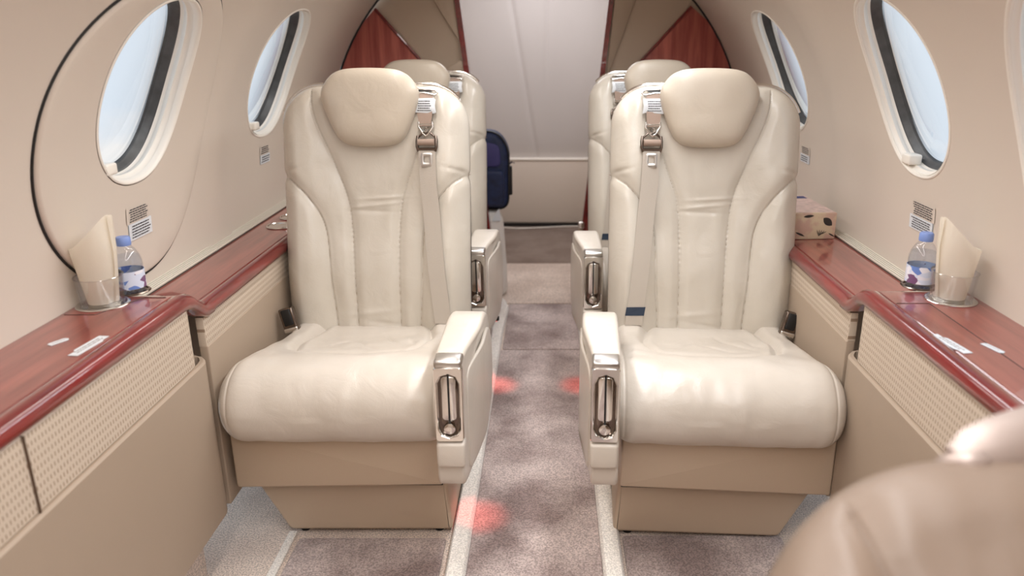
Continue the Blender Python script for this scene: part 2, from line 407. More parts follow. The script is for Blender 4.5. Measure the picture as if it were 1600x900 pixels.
# printed placards on the liner (wall stickers)
def dashes(rows, put2, u0, u1, bm, hgt, seed):
    rnd = random.Random(seed)
    for v in rows:
        u = u0+rnd.random()*.1*(u1-u0); end = u1-rnd.random()*.12*(u1-u0)
        while u < end:
            wl = (.05+rnd.random()*.11)*(u1-u0); e = min(end, u+wl)
            bm.faces.new([bm.verts.new(put2(a, b)) for a, b in ((u, v-hgt/2), (e, v-hgt/2), (e, v+hgt/2), (u, v+hgt/2))])
            u = e+.022*(u1-u0)
def placard(side, y0, y1, z0, z1, zm, label, n1, n2, base=-.001, seed=1):
    zc = (z0+z1)/2; th = math.asin((zc-ZC)/RR)
    root = thing('placard', label, 'sticker', W(side, (y0+y1)/2, th))
    inv = Matrix.Translation(root.location).inverted()
    def pt(d): return lambda y, z: W(side, y, math.asin((z-ZC)/RR), d)
    def card(name, a, b, mat, dd, y0, y1):
        rg = []
        ys = np.linspace(y0, y1, 5)
        for d in (dd, dd-.0008): pass
        f0, f1 = pt(dd-.0008), pt(dd+.001)
        bm = bmesh.new()
        zs = np.linspace(a, b, 5)
        lofted([[f0(y, z) for y in ys] for z in zs], closed=False, bm=bm)
        lofted([[f1(y, z) for y in ys] for z in zs], closed=False, bm=bm)
        o = obj(name, bm, mat, root); o.matrix_parent_inverse = inv; return o
    card('upper_label', zm, z1, M_LIN, base, y0, y1-.1*(y1-y0))
    card('lower_label', z0, zm, M_PAPER, base-.0005, y0+.05*(y1-y0), y1)
    bm = bmesh.new(); h = (z1-zm)/(n1+1)
    dashes([zm+h*(i+1) for i in range(n1)], pt(base-.0018), y0+.08*(y1-y0), y1-.12*(y1-y0), bm, h*.48, seed)
    h2 = (zm-z0)/(n2+1)
    dashes([z0+h2*(i+1) for i in range(n2)], pt(base-.0024), y0+.12*(y1-y0), y1-.06*(y1-y0), bm, h2*.42, seed+5)
    o = obj('printed_lines', bm, M_INK, root); o.matrix_parent_inverse = inv
placard(-1, 1.593, 1.695, .735, .808, .772, 'printed placard on the left wall beneath the large window, behind the water bottle', 6, 5, base=-.011, seed=3)
placard(1, 1.645, 1.762, .730, .798, .762, 'printed placard on the right wall beneath the large window, behind the water bottle', 6, 5, seed=9)
placard(-1, 2.412, 2.50, .772, .830, .800, 'small printed placard on the left wall beneath the far window', 4, 3, seed=13)
placard(1, 2.49, 2.585, .760, .815, .787, 'small printed placard on the right wall beneath the far window', 4, 3, seed=17)

# ------------------------------------------------------------------ floor
struct('floor', bx(-1.0, 1.0, -.5, 4.95, -.03, 0), M_CARPG)
def mat_piece(name, poly, z0, z1, mat, label, bev=.004):
    ol = roundpoly(poly, .012, 3)
    o = obj(name, slab(ol, z0, z1, bev, lambda u, v, t: (u, v, t), seg=3), mat); return tag(o, label, 'carpet')
def strip_piece(label, pts, wdt, z1):
    bm = bmesh.new(); rings = []
    for x, y, a, b in pts:
        rings.append([(x-a, y, .0), (x-a, y, z1*.6), (x-a+.006, y, z1*.95), (x-a+.014, y, z1), (x+b-.014, y, z1), (x+b-.006, y, z1*.95), (x+b, y, z1*.6), (x+b, y, .0)])
    o = obj('carpet_edging', lofted(rings, bm=bm), M_CARPL); return tag(o, label, 'carpet edging')
mat_piece('aisle_runner', [(-.186, -.4), (.118, -.4), (.126, 2.75), (-.186, 2.75)], .0, .006, M_CARP, 'long mauve carpet runner down the aisle between the front seats')
mat_piece('aisle_runner', [(-.178, 2.758), (.124, 2.758), (.124, 3.29), (-.178, 3.29)], .0, .006, M_CARP, 'short pale mauve carpet piece in the aisle between the rear seats')
mat_piece('aft_carpet', [(-.26, 3.30), (.20, 3.30), (.20, 3.95), (-.26, 3.95)], .0, .006, M_CARPG, 'grey beige carpet square just beyond the rear seats')
mat_piece('aft_carpet', [(-.8, 3.955), (.8, 3.955), (.8, 4.80), (-.8, 4.80)], .0, .005, M_CARPB, 'brown carpet at the foot of the grey aft wall')
strip_piece('pale carpet edging strip on the left side of the aisle', [(-.208, -.4, .024, .022), (-.208, 2.9, .024, .022), (-.212, 3.05, .028, .030), (-.215, 3.22, .025, .038), (-.222, 3.30, .022, .030), (-.23, 3.36, .018, .012)], .04, .022)
strip_piece('pale carpet edging strip on the right side of the aisle', [(.146, -.4, .024, .024), (.146, 2.9, .022, .024), (.150, 3.22, .022, .028), (.16, 3.36, .012, .018)], .04, .022)
mat_piece('foot_carpet', [(-.606, 1.0), (-.246, 1.0), (-.246, 1.575), (-.600, 1.575)], .0, .006, M_CARP, 'mauve carpet panel in front of the left front seat')
mat_piece('foot_carpet', [(.178, 1.0), (.60, 1.0), (.56, 1.585), (.178, 1.585)], .0, .006, M_CARP, 'mauve carpet panel in front of the right front seat')
for lab, x0, x1 in (('pale carpet edging line left of the left foot carpet', -.632, -.612),):
    tag(obj('carpet_edging', bx(x0, x1, 1.0, 1.60, 0, .008, bev=.003), M_CARPL), lab, 'carpet edging')

# ------------------------------------------------------------------ side consoles
def console(side, U, WL, yc, lab):
    root = thing('side_console', lab, 'side ledge')
    X = lambda a: side*a
    ys = [-.4, .2, .8, 1.2, yc-.03, yc, yc+.02, yc+.05, yc+.075, yc+.09, yc+.105, yc+.12, yc+.135, yc+.15, yc+.16]
    def prof(dz, du, zt=.66):
        p = [(WL+.03, .0), (U+.034, .0), (U+.034, -.016), (WL+.03, -.016)]
        return [(a, zt+b+dz) for a, b in p]
    top = []; edge = []
    for y in ys:
        t = sstep(yc+.055, yc+.145, y); dz = -.045*t
        dU = 0 if y < yc else .0
        top.append([(X(a), y, b) for a, b in prof(dz, 0)])
        e = [(U+.034, -.001), (U+.031, -.0035), (U+.028, .0015), (U+.018, .004), (U+.008, .002), (U+.000, -.005), (U-.003, -.014), (U-.001, -.024), (U+.006, -.030), (U+.036, -.030)]
        edge.append([(X(a), y, .66+b+dz) for a, b in e])
    obj('wood_top', lofted(top), M_WOOD, root); obj('wood_edge', lofted(edge), M_WOODE, root, 60)
    # table leaf seam inlaid in the top
    bm = bmesh.new()
    ln = [(WL+.01, yc-.055), (U+.125, yc-.055), (U+.082, yc+.045), (U+.040, yc+.045)] if side < 0 else [(U+.036, yc-.02), (U+.10, yc-.02), (U+.10, .2)]
    tube([(X(a), b, .6601) for a, b in ln], .0009, 4, bm=bm)
    obj('leaf_seam', bm, M_BLACK, root)
    # plan path of the upright panels, rounded at the far end
    def path(u, ye, r=.055):
        p = [(u, -.4), (u, .8), (u, ye-r-.05)]
        for k in range(9):
            a = k/8*PI/2; p.append((u+r*(1-math.cos(a)), ye-r+r*math.sin(a)))
        p.append((WL+.02, ye)); return p
    def upright(name, u, ye, z0, z1, mat, th=.012, seg=1, cut0=-.4):
        p = [q for q in path(u, ye) if q[1] >= cut0-1e-6]
        if p[0][1] > cut0+1e-4: p = [(u, cut0)]+p
        inn = [(a+th, b-(th if i > len(p)-6 else 0)) for i, (a, b) in enumerate(p)]
        ring = []
        rz = .004
        for z, ins in ((z0, .004), (z0+rz, 0), (z1-rz, 0), (z1, .004)):
            q = [(a+ins, b-(ins if i > len(p)-6 else 0)) for i, (a, b) in enumerate(p)]+inn[::-1]
            ring.append([(X(a), b, z) for a, b in q])
        return obj(name, lofted(ring), mat, root, 35)
    upright('fabric_panel', U+.004, yc+.090, .506, .632, M_WEAVE)
    upright('lower_panel', U-.004, yc+.120, .14, .508, M_CREAM)
    obj('fabric_seam', bx(min(X(U+.001), X(U+.006)), max(X(U+.001), X(U+.006)), .939, .9415, .508, .630), M_SEAMB, root)
    bm = bx(min(X(U+.05), X(WL)), max(X(U+.05), X(WL)), -.4, yc+.05, 0.0, .14); obj('toe_kick', bm, M_CARPG, root)
    # stretch of ledge beside the seats
    zt = .615; y0 = yc+.158; y1 = YL-.0 if side < 0 else YR-.02
    led = thing('side_ledge', lab.replace('near', 'far').replace('beside the camera', 'running back beside the seats'), 'side ledge')
    p = [(WL+.04, 0), (U+.030, 0), (U+.028, -.003), (U+.024, .001), (U+.012, .001), (U+.002, -.005), (U-.001, -.015), (U+.004, -.028), (U+.03, -.030), (WL+.04, -.03)]
    q0 = [(WL+.04, 0), (U+.033, 0), (U+.033, -.014), (WL+.04, -.014)]
    q1 = [(U+.033, -.001), (U+.030, -.0035), (U+.026, .001), (U+.018, .002), (U+.010, -.002), (U+.006, -.006), (U+.003, -.008), (U+.000, -.014), (U+.001, -.022), (U+.008, -.028), (U+.033, -.030)]
    obj('wood_top', lofted([[(X(a), y, zt+b) for a, b in q0] for y in (y0, y1)]), M_WOOD, led)
    obj('wood_edge', lofted([[(X(a), y, zt+b) for a, b in q1] for y in (y0, y1)]), M_WOODE, led, 60)
    f0, f1 = sorted((X(U+.012), X(U+.03)))
    obj('fabric_strip', bx(f0, f1, y0-.03, y1, .520, .587, bev=.002), M_WEAVE, led)
    f0, f1 = sorted((X(U+.010), X(U+.03)))
    obj('lower_panel', bx(f0, f1, y0-.03, y1, .13, .522, bev=.003), M_CREAM, led)
    # air grille against the wall
    g = thing('air_grille', 'ribbed grey air grille strip between the %s ledge and the wall' % ('left' if side < 0 else 'right'), 'vent')
    c0, c1 = sorted((X(WL-.018), X(WL+.03)))
    obj('grille_body', bx(c0, c1, y0-.0, y1, zt, zt+.003), M_BRUSHB, g)
    for k in range(5):
        c0, c1 = sorted((X(WL-.0185+.0075*k), X(WL-.0185+.0075*k+.0036)))
        obj('grille_rib', bx(c0, c1, y0, y1, zt+.003, zt+.008, bev=.001, seg=1), M_RIB, g)
    return root
M_BRUSHB = plain('grille_shadow_grey', lin(84, 76, 68), .6); M_SEAMB = plain('brown_seam', lin(84, 64, 48), .7)
M_RIB = plain('grille_beige', lin(216, 208, 194), .5)
console(-1, .720, .892, 1.40, 'near mahogany topped side console beside the camera on the left')
console(1, .640, .832, 1.43, 'near mahogany topped side console beside the camera on the right')

# ------------------------------------------------------------------ aft partitions and lavatory
def partition(side, Y, jamb, wood_poly, beige_poly, arc, lab):
    root = thing('partition', lab, 'partition', (0, Y, 0)); inv = Matrix.Translation((0, Y, 0)).inverted()
    def put(name, bm, mat, ang=40):
        o = obj(name, bm, mat, root, ang); o.matrix_parent_inverse = inv; return o
    f = lambda d: (lambda u, v, t: (u, Y+d+t, v))
    put('beige_panel', slab(np.array(beige_poly), .012, .035, .001, f(0), seg=1), M_DBEIGE)
    put('wood_panel', slab(np.array(wood_poly), .0, .016, .002, f(0), seg=2), M_WOODP)
    a, b = wood_poly[0], wood_poly[1]
    put('wood_trim', tube([(a[0], Y-.001, a[1]), (b[0], Y-.001, b[1])], .006, 8), M_WOODE)
    put('door_jamb', lofted([[(x-.013*s_, Y-.012, z), (x+.013*s_, Y-.012, z), (x+.013*s_, Y+.04, z), (x-.013*s_, Y+.04, z)] for x, z, s_ in jamb]), M_WOODE)
    return root, put, f
def warc(side, z0, z1, n, Y):
    out = []
    for i in range(n+1):
        z = z0+(z1-z0)*i/n; th = math.asin((z-ZC)/RR); out.append((XC+side*RR*math.cos(th), z))
    return out
# left
jx = lambda z: -.222-.108*z
arc = warc(-1, 1.27, .40, 14, YL)
zt = 1.54
wp = [(-.690, 1.262), (-.40, .93), (jx(.93), .93), (jx(0), 0), (-.80, 0)]+[q for q in warc(-1, .42, 1.262, 12, YL)][:-1]
bp = [(jx(0), 0), (jx(zt), zt)]+warc(-1, 1.50, 1.25, 6, YL)+warc(-1, 1.2, .42, 8, YL)+[(-.78, 0)]
root, put, f = partition(-1, YL+.005, [(jx(z)+.0, z, .8) for z in (0, .5, 1.0, zt)], wp, bp, arc, 'left partition with mahogany triangle and beige upper panel behind the rear seat')
put('beige_fold', slab(np.array([(-.47, 1.32), (jx(1.34)-.01, 1.34), (jx(1.15)-.012, 1.14)]), -.004, .012, .003, f(0), seg=2), M_DBEIGE)
put('beige_fold', slab(roundpoly([(-.47, .985), (-.40, 1.045), (jx(1.03)-.012, 1.07), (jx(.9)-.012, .95)], .02), -.004, .012, .003, f(0), seg=2), M_DBEIGE)
# right
kx = lambda z: .128+.103*z
wp = [(.600, 1.278), (.33, .985), (kx(.985), .985), (kx(0), 0), (.74, 0)]+[q for q in warc(1, .42, 1.278, 12, YR)][:-1]
bp = [(kx(0), 0), (kx(zt), zt)]+warc(1, 1.50, 1.25, 6, YR)+warc(1, 1.2, .42, 8, YR)+[(.72, 0)]
root, put, f = partition(1, YR-.03, [(kx(z), z, .8) for z in (0, .5, 1.0, zt)], wp, bp, arc, 'right partition with mahogany triangle and beige upper panel behind the rear seat')
put('beige_fold', slab(np.array([(kx(1.33)+.012, 1.33), (.372, 1.33), (kx(.98)+.02, .98)]), -.004, .012, .003, f(0), seg=2), M_DBEIGE)
# dark rim line where the liner meets the partitions
for side, Y, nm in ((-1, YL, 'left'), (1, YR-.028, 'right')):
    pts = [W(side, Y, rad(a), -.004) for a in range(-15, 57, 3)]
    o = struct('trim_1' if side < 0 else 'trim_2', tube(pts, .004, 6), M_BLACK)
# lavatory
aft = thing('aft_wall', 'grey padded wall closing the aisle behind the rear seats', 'wall panel', (0, 4.86, 0))
inv = Matrix.Translation((0, 4.86, 0)).inverted()
def padded(x0, x1, z0, z1, amp=.02):
    rings = []
    for i in range(241):
        u = i/240; x = x0+(x1-x0)*u; r = []
        for j in range(31):
            v = j/30; d = amp*(1-abs(2*u-1)**6)*(1-abs(2*v-1)**10)-.010*math.exp(-((x+.087+.160*(z0+(z1-z0)*v-.53))/.011)**2)-.006*math.exp(-((x+.012)/.010)**2)*sstep(.8, 1.1, z0+(z1-z0)*v)+.006*noise.noise(Vector((x*5, v*2, 2)))
            r.append((x, 4.86-d, z0+(z1-z0)*v))
        rings.append([(x, 4.90, z0)]+r+[(x, 4.90, z1)])
    return lofted(rings)
for x0, x1 in ((-.80, .80),):
    o = obj('padded_panel', padded(x0, x1, .43, 1.75, .018), M_GREY, aft); o.matrix_parent_inverse = inv
o = obj('lower_panel', bx(-.80, .80, 4.82, 4.90, .02, .425, bev=.012), M_LIN, aft); o.matrix_parent_inverse = inv
o = obj('top_moulding', bx(-.80, .80, 4.815, 4.90, .423, .436, bev=.004), M_WHITE, aft); o.matrix_parent_inverse = inv
o = obj('bottom_seal', bx(-.80, .80, 4.80, 4.90, .0, .022), M_BLACK, aft); o.matrix_parent_inverse = inv
tag(obj('cable', tube([(-.32, 4.76, .010), (-.2, 4.72, .010), (-.05, 4.745, .010), (.10, 4.78, .010), (.2, 4.785, .010)], .004, 8), M_WHITE), 'thin white cable lying on the carpet below the grey aft wall', 'cable')
struct('wall_aft_left', bx(-.84, -.80, 3.28, 4.95, 0, 1.8), M_LIN); struct('wall_aft_right', bx(.80, .84, 3.48, 4.95, 0, 1.8), M_LIN)
struct('ceiling_aft', bx(-.84, .84, 3.28, 4.95, 1.78, 1.82), M_LIN)
struct('wall_aft_over', bx(-.84, .84, YL+.06, YL+.09, 1.48, 1.8), M_LIN)

# ------------------------------------------------------------------ seats
HT, HW, CR = .672, .250, .105
REC = rad(8.5); P0 = np.array([0, .30, .362]); UV = np.array([0, math.sin(REC), math.cos(REC)]); NV = np.array([0, -math.cos(REC), math.sin(REC)])
def hwid(h):
    hw = HW*(1-.02*math.exp(-((h-.43)/.012)**2)+.012*math.sin(h*4))
    return hw
def sdf(x, h):
    hw = hwid(h); qx = abs(x)-(hw-CR); qh = h-(HT-CR)
    if qh > 0 and qx > 0: return CR-math.hypot(qx, qh)
    if qh > 0: return min(CR-qh, HT-h)
    return hw-abs(x)
seamA = resample(catmull([(.166, .66), (.158, .60), (.142, .55), (.120, .50), (.101, .45), (.082, .40), (.070, .35), (.064, .28), (.061, .2), (.059, 0)], 8, False), 140, False)
seamB = resample(catmull([(.262, .440), (.235, .428), (.205, .408), (.175, .375), (.150, .335), (.134, .290), (.127, .23), (.124, .15), (.118, .07), (.114, 0)], 8, False), 140, False)
def base_depth(x, h):
    d = max(0, sdf(x, h)); re = .060; t = min(1, d/re)
    p = .058*math.sqrt(max(0, 1-(1-t)**2))
    p += .016*math.exp(-((h-.17)/.13)**2)
    ax = abs(x)
    wing = sstep(.09, .19, ax)*(1-sstep(.20, .25, ax)*.7)
    p += .022*wing*(1-sstep(.40, .66, h))
    return p
def fine_depth(x, h):
    ax = abs(x)
    dA = np.min(np.hypot(seamA[:, 0]-ax, seamA[:, 1]-h)); dB = np.min(np.hypot(seamB[:, 0]-ax, seamB[:, 1]-h))
    p = -.0085*math.exp(-(dA/.016)**2)-.0055*math.exp(-(dA/.0024)**2)
    p += -.009*math.exp(-(dB/.018)**2)-.006*math.exp(-(dB/.0024)**2)
    # soft creases in the centre panel and beside the shoulders
    for (cx, ch, l, s, a, k) in ((.02, .375, .055, .004, .0035, .06), (-.01, .340, .050, .005, -.003, -.04), (.0, .355, .06, .004, .003, .1), (-.02, .06, .06, .008, .003, .1), (.02, .03, .05, .006, -.003, -.15)):
        p += a*math.exp(-((x-cx)/l)**2)*math.exp(-((h-ch-k*(x-cx))/s)**2)
    p += -.005*math.exp(-((ax-.235)/.03)**2)*math.exp(-((h-.445+(ax-.235)*.3)/.006)**2)
    p += .003*noise.noise(Vector((x*11, h*9, 1.7)))+.0012*noise.noise(Vector((x*34, h*20, 4.2)))
    return p
def Fp(x, h, off=0):
    q = P0+UV*h+NV*(base_depth(x, h)+off); return Vector((x, q[1], q[2]))
def build_back(hwx=0, crx=0):
    global HW, CR
    old = (HW, CR); HW += hwx; CR += crx
    na, nh = 250, 250; front = []; rear = []
    for j in range(nh+1):
        h = HT*math.sin(j/nh*PI/2*.9999) if j > 0 else 0
        h = HT*(1-(1-j/nh)**1.6) if j < nh else HT-1e-5
        qh = h-(HT-CR); hw = hwid(h)
        if qh > 0: hw = hw-CR+math.sqrt(max(0, CR*CR-qh*qh))
        rf = []; rb = []
        for i in range(na+1):
            k = -1+2*i/na; a = math.sin(k*PI/2)*.75+k*.25; x = a*hw
            bd = base_depth(x, h); fd = fine_depth(x, h)*min(1, max(0, sdf(x, h))/.02)
            q = P0+UV*h+NV*(bd+fd); rf.append((x, q[1], q[2]))
            t = min(1, max(0, sdf(x, h))/.05); rbq = P0+UV*h-NV*(.045*math.sqrt(max(0, 1-(1-t)**2)))
            rb.append((x, rbq[1], rbq[2]))
        front.append(rf); rear.append(rb)
    bm = bmesh.new(); lofted(front, closed=False, bm=bm); lofted(rear, closed=False, bm=bm)
    # close the foot
    lofted([front[0], rear[0]], closed=False, bm=bm)
    bmesh.ops.remove_doubles(bm, verts=bm.verts, dist=.0004)
    HW, CR = old
    return bm
CP = resample(catmull([(.26, .388), (.16, .394), (.06, .412), (-.04, .440), (-.12, .464), (-.175, .471), (-.230, .460), (-.266, .425), (-.278, .380), (-.268, .335), (-.240, .305), (-.19, .290), (-.05, .300), (.15, .300), (.26, .302), (.275, .35)], 10), 200)
CPN = inward(CP)
def build_cushion():
    hw = .252; r = .058; nx = 190; rings = []
    for i in range(nx+1):
        k = -1+2*i/nx; x = hw*(math.sin(k*PI/2)*.7+k*.3); e = max(0, (abs(x)-(hw-r))/r); ins = r*(1-math.sqrt(max(0, 1-e*e)))
        ring = []
        for (y, z), n in zip(CP, CPN):
            d = ins; ax = abs(x)
            if n[1] < 0:   # upper side
                bol = sstep(.11, .175, ax)*sstep(-.14, .06, y)
                d -= .017*bol*(1-sstep(.20, .252, ax))
                # curved seam where the thigh roll meets the seat well
                ys = -.06-.05*(1-(x/.16)**2) if ax < .16 else -.06
                if ax < .15: d += .004*math.exp(-((y-ys-.03)/.02)**2)
                g = abs(ax-.150-.012*math.sin(y*16)); d += (.013*math.exp(-(g/.012)**2)+.005*math.exp(-(g/.0025)**2))*sstep(-.07, -.01, y)
                for (x0, y0, x1, y1, a) in ((.03, .18, .13, -.02, .004), (-.02, .10, .08, -.06, .003), (-.09, .05, -.02, .16, .0035), (.10, .16, .14, .02, .003)):
                    u = ((x-x0)*(x1-x0)+(y-y0)*(y1-y0))/((x1-x0)**2+(y1-y0)**2); u = min(1, max(0, u))
                    dd = math.hypot(x-x0-u*(x1-x0), y-y0-u*(y1-y0)); d += a*math.exp(-(dd/.007)**2)*math.sin(PI*min(1, u+.15))
                d += .003*noise.noise(Vector((x*16, y*16, 3)))
            g = abs(ax-.222)
            if y < .20 and z > .315: d += .0022*math.exp(-(g/.0022)**2)+.001*math.exp(-(g/.008)**2)
            d += .0022*noise.noise(Vector((x*9, y*9, z*14)))*(1-e)+.0012*noise.noise(Vector((x*30, y*12, z*22)))*(1-e)
            ring.append((x, y+n[0]*d, z+n[1]*d))
        rings.append(ring)
    return lofted(rings)
HO = resample(catmull([(-.078, .706), (-.035, .712), (.035, .712), (.078, .706), (.106, .689), (.126, .658), (.126, .628), (.110, .580), (.090, .538), (.068, .518), (.03, .511), (-.03, .511), (-.068, .518), (-.090, .538), (-.110, .580), (-.126, .628), (-.126, .658), (-.106, .689)], 8), 110)
def build_headrest():
    c = np.array([0, .615]); rings = []; yb = .040
    bm = bmesh.new()
    fr = []
    for s_ in (1.0, .995, .98, .955, .92, .87, .80, .70, .58, .44, .30, .16, .05):
        o = c+(HO-c)*s_; dep = .036*(1-s_**7)**.5+.004*(1-s_*s_)
        fr.append([P0+UV*h+NV*(yb+.028+dep+.0015*noise.noise(Vector((x*20, h*20, 0))))+np.array([x, 0, 0]) for x, h in o])
    bk = []
    for s_ in (.3, .9, .97, 1.0):
        o = c+(HO-c)*s_; bk.append([P0+UV*h+NV*(yb+.022-.03*(1-s_**8)**.5)+np.array([x, 0, 0]) for x, h in o])
    return lofted(bk+fr, bm=bm)
ME = {}
def ribbon(pts, wd, off, th=.0022, bm=None):
    rings = []
    for i, (x, h, o_) in enumerate(pts):
        wv = wd[i] if isinstance(wd, (list, tuple)) else wd
        a, b = Fp(x-wv/2, h, off+o_), Fp(x+wv/2, h, off+o_); a2, b2 = Fp(x-wv/2, h, off+o_+th), Fp(x+wv/2, h, off+o_+th)
        m_ = max(a.y, b.y)
        rings.append([a, b, b2, a2])
    return lofted(rings, bm=bm)
M_STITCH = plain('seam_thread', lin(150, 132, 108), .7)
def make_seat(s, label, loc, rz, band=True):
    root = thing('cabin_seat', label, 'seat', loc, rz, 'cream leather cabin seats')
    mk = lambda name, bm, mat, par=root, ang=50: obj(name, bm, mat, par, ang)
    if 'back' not in ME:
        ME['back'] = mk('backrest', build_back(), M_LEA, ang=180); ME['cush'] = mk('seat_cushion', build_cushion(), M_CUSH, ang=180); ME['head'] = mk('headrest', build_headrest(), M_HEAD, ang=180)
        back = ME['back']
    else:
        for k, nm in (('back', 'backrest'), ('cush', 'seat_cushion'), ('head', 'headrest')):
            c = ME[k].copy(); COL.objects.link(c); c.parent = root
            if k == 'back': back = c
    if 'stitch' not in ME:
        bm = bmesh.new()
        for q, h0, h1 in ((seamA, .02, .655), (seamB, .02, .436)):
            for e in (-1, 1):
                pp = [(e*x, h) for x, h in q if h0 < h < h1]
                tube([Vector((x, *(P0+UV*h+NV*(base_depth(x, h)+fine_depth(x, h)+.0006))[1:])) for x, h in pp[::2]], .0009, 5, bm=bm)
        ME['stitch'] = mk('seam_stitching', bm, M_STITCH, back)
    else:
        c = ME['stitch'].copy(); COL.objects.link(c); c.parent = back
    # bright rail round the top of the backrest
    def out(x, h, d=.0, n=0): q = P0+UV*h+NV*(.004+n); return (x, q[1], q[2])
    def rail(pairs): return tube([out(x, h) for x, h in pairs], .0050, 8, flat=1.3)
    arcp = lambda a, R_=CR+.003: (HW-CR+R_*math.cos(a), HT-CR+R_*math.sin(a))
    outb = [(-s*x, h) for x, h in [arcp(rad(a)) for a in range(20, 91, 7)]]+[(-s*.10, HT+.004)]
    inb = [(s*x, h) for x, h in [arcp(rad(a)) for a in range(42, 91, 6)]]+[(s*.10, HT+.004)]
    rl = mk('top_rail', rail([q for q in outb]+[q for q in inb[::-1]]), M_CHROME)
    mk('belt_guide', tube([Fp(s*x, h, .008) for x, h in ((.112, .650), (.140, .650), (.168, .645), (.174, .650), (.168, .658), (.112, .662))], .0028, 8), M_CHROME, rl)
    mk('belt_slot', ribbon([(s*.135, .664, .002), (s*.135, .654, .002)], .046, .003, .001), M_BLACK, rl)
    # skirt and plinth
    sk = roundpoly([(-.25*s, .316), (.222*s, .316), (.226*s, .172), (-.25*s, .165)], .008, 3)
    mk('seat_skirt', slab(sk, -.205, .24, .006, XZ(0), seg=3), M_BASE)
    pl = roundpoly([(-.238*s, .166), (.226*s, .166), (.236*s, .012), (-.160*s, .012)], .010, 3)
    mk('seat_plinth', slab(pl, -.150, .24, .010, XZ(0), seg=3), M_BASE)
    mk('skirt_gap', bx(*sorted((-.245*s, .222*s)), -.185, .22, .160, .174), M_BLACK)
    for fx in (-.13, .20):
        bm = lathe([(.011, 0), (.011, .014)], 14, c=(fx*s, -.125, 0)); mk('foot', bm, M_BLACK)
    # armrest
    ap = resample(catmull([(-.335, .300), (-.335, .360), (-.336, .44), (-.335, .505), (-.322, .530), (-.29, .540), (-.16, .542), (-.06, .538), (.02, .515), (.075, .462), (.098, .39), (.092, .318), (.05, .272), (-.06, .256), (-.20, .250), (-.28, .243), (-.322, .250), (-.334, .272)], 6), 110)
    def armf(u, v, t):
        tt = t
        k = 1-.30*(1-sstep(-.34, -.10, u))
        return (s*(.236+tt*k), u, v)
    arm = mk('armrest', slab(ap, 0, .082, .010, armf, seg=5), M_CUSH)
    c2 = np.array([-.10, .385]); ip = c2+(ap-c2)*np.array([.86, .80])+np.array([.015, -.014])
    pn = mk('arm_side_panel', slab(ip, .078, .087, .004, armf, seg=3), M_CUSH, arm)
    mk('arm_front_pad', bx(*sorted((s*.238, s*.297)), -.352, -.31, .305, .362, bev=.008), M_CUSH, arm)
    xc = s*.267
    pw, z0, z1 = .029, .366, .530
    ol = roundpoly([(xc-pw, z0), (xc+pw, z0), (xc+pw, z1), (xc-pw, z1)], .008, 4)
    hl = resample(np.array([(xc+.0215*math.cos(a), (z0+.030 if math.sin(a) < 0 else z1-.036)+.0215*math.sin(a)) for a in np.linspace(0, 2*PI, 60, endpoint=False)]), len(ol))
    # frame of the plate: outer outline to slot rim
    # align starting points
    ang = lambda p: np.arctan2((p[:, 1]-(z0+z1)/2)*.35, p[:, 0]-xc)
    ol2 = ol[np.argsort(ang(ol))]; hl2 = hl[np.argsort(ang(hl))]
    yf = -.350
    rg = [[(u, -.332, v) for u, v in ol2], [(u, yf+.003, v) for u, v in ol2], [(xc+(u-xc)*.94, yf, (z0+z1)/2+(v-(z0+z1)/2)*.985) for u, v in ol2],
          [(xc+(u-xc)*1.12, yf, (z0+z1)/2+(v-(z0+z1)/2)*1.03) for u, v in hl2], [(u, yf+.003, v) for u, v in hl2], [(xc+(u-xc)*.9, yf+.012, (z0+z1)/2+(v-(z0+z1)/2)*.97) for u, v in hl2]]
    plate = mk('control_plate', lofted(rg, cap=False), M_CHROME, arm, 30)
    mk('control_recess', slab(xz_in(hl2, xc, (z0+z1)/2, 1.0), -.341, -.335, .001, XZ(0), seg=1), M_DARKMET, arm)
    mk('control_slot', bx(xc-.002, xc+.002, -.3435, -.336, z0+.035, z1-.018), M_BLACK, arm)
    mk('control_lever', slab(roundpoly([(xc-.015, z0+.044), (xc+.015, z0+.044), (xc+.015, z1-.022), (xc-.015, z1-.022)], .010, 5), -.3430, -.337, .002, XZ(0), seg=2), M_CHROME, arm)
    kb = lathe([(.0, 0), (.0105, .0), (.0125, .003), (.0115, .007), (.006, .009), (.0, .0085)], 24, cap=False)
    for v in kb.verts: v.co = Vector((xc+v.co.x, -.341-v.co.z, z0+.028+v.co.y))
    mk('control_knob', kb, M_CHROME, arm)
    mk('plate_top', bx(xc-.028, xc+.028, -.348, -.298, .526, .5435, bev=.006), M_BRUSH, arm)
    # shoulder belt
    sx = .140*s
    belt = mk('shoulder_belt', ribbon([(sx, .652, -.01), (sx, .648, .002), (sx+.001*s, .62, .002), (sx+.002*s, .59, .003), (sx+.003*s, .563, .003)], [.044, .044, .044, .038, .030], .004), M_BELTD)
    lab = roundpoly([(-.031, -.020), (-.024, -.017), (.024, -.020), (.031, -.018), (.028, .0), (.031, .017), (.024, .020), (-.024, .019), (-.031, .020), (-.028, 0)], .002, 2)
    hc = .616
    def lf(u, v, t): return tuple(Fp(sx+.001*s, hc, .0085+t)+Vector((u, 0, 0))+Vector(UV*(v))+Vector((0, -.0, 0)))
    mk('warning_label', slab(lab, 0, .0015, .0004, lf, seg=1), M_PAPER, belt)
    bm = bmesh.new(); dashes([.012, .006, 0, -.006, -.012], lambda a, b: lf(a, b, .0019), -.019, .019, bm, .0026, 3)
    mk('label_print', bm, M_INK, belt)
    # hook, adjuster bar, tongue
    K = lambda x, h, o=.008: Fp(sx+x+.004*s, h, o)
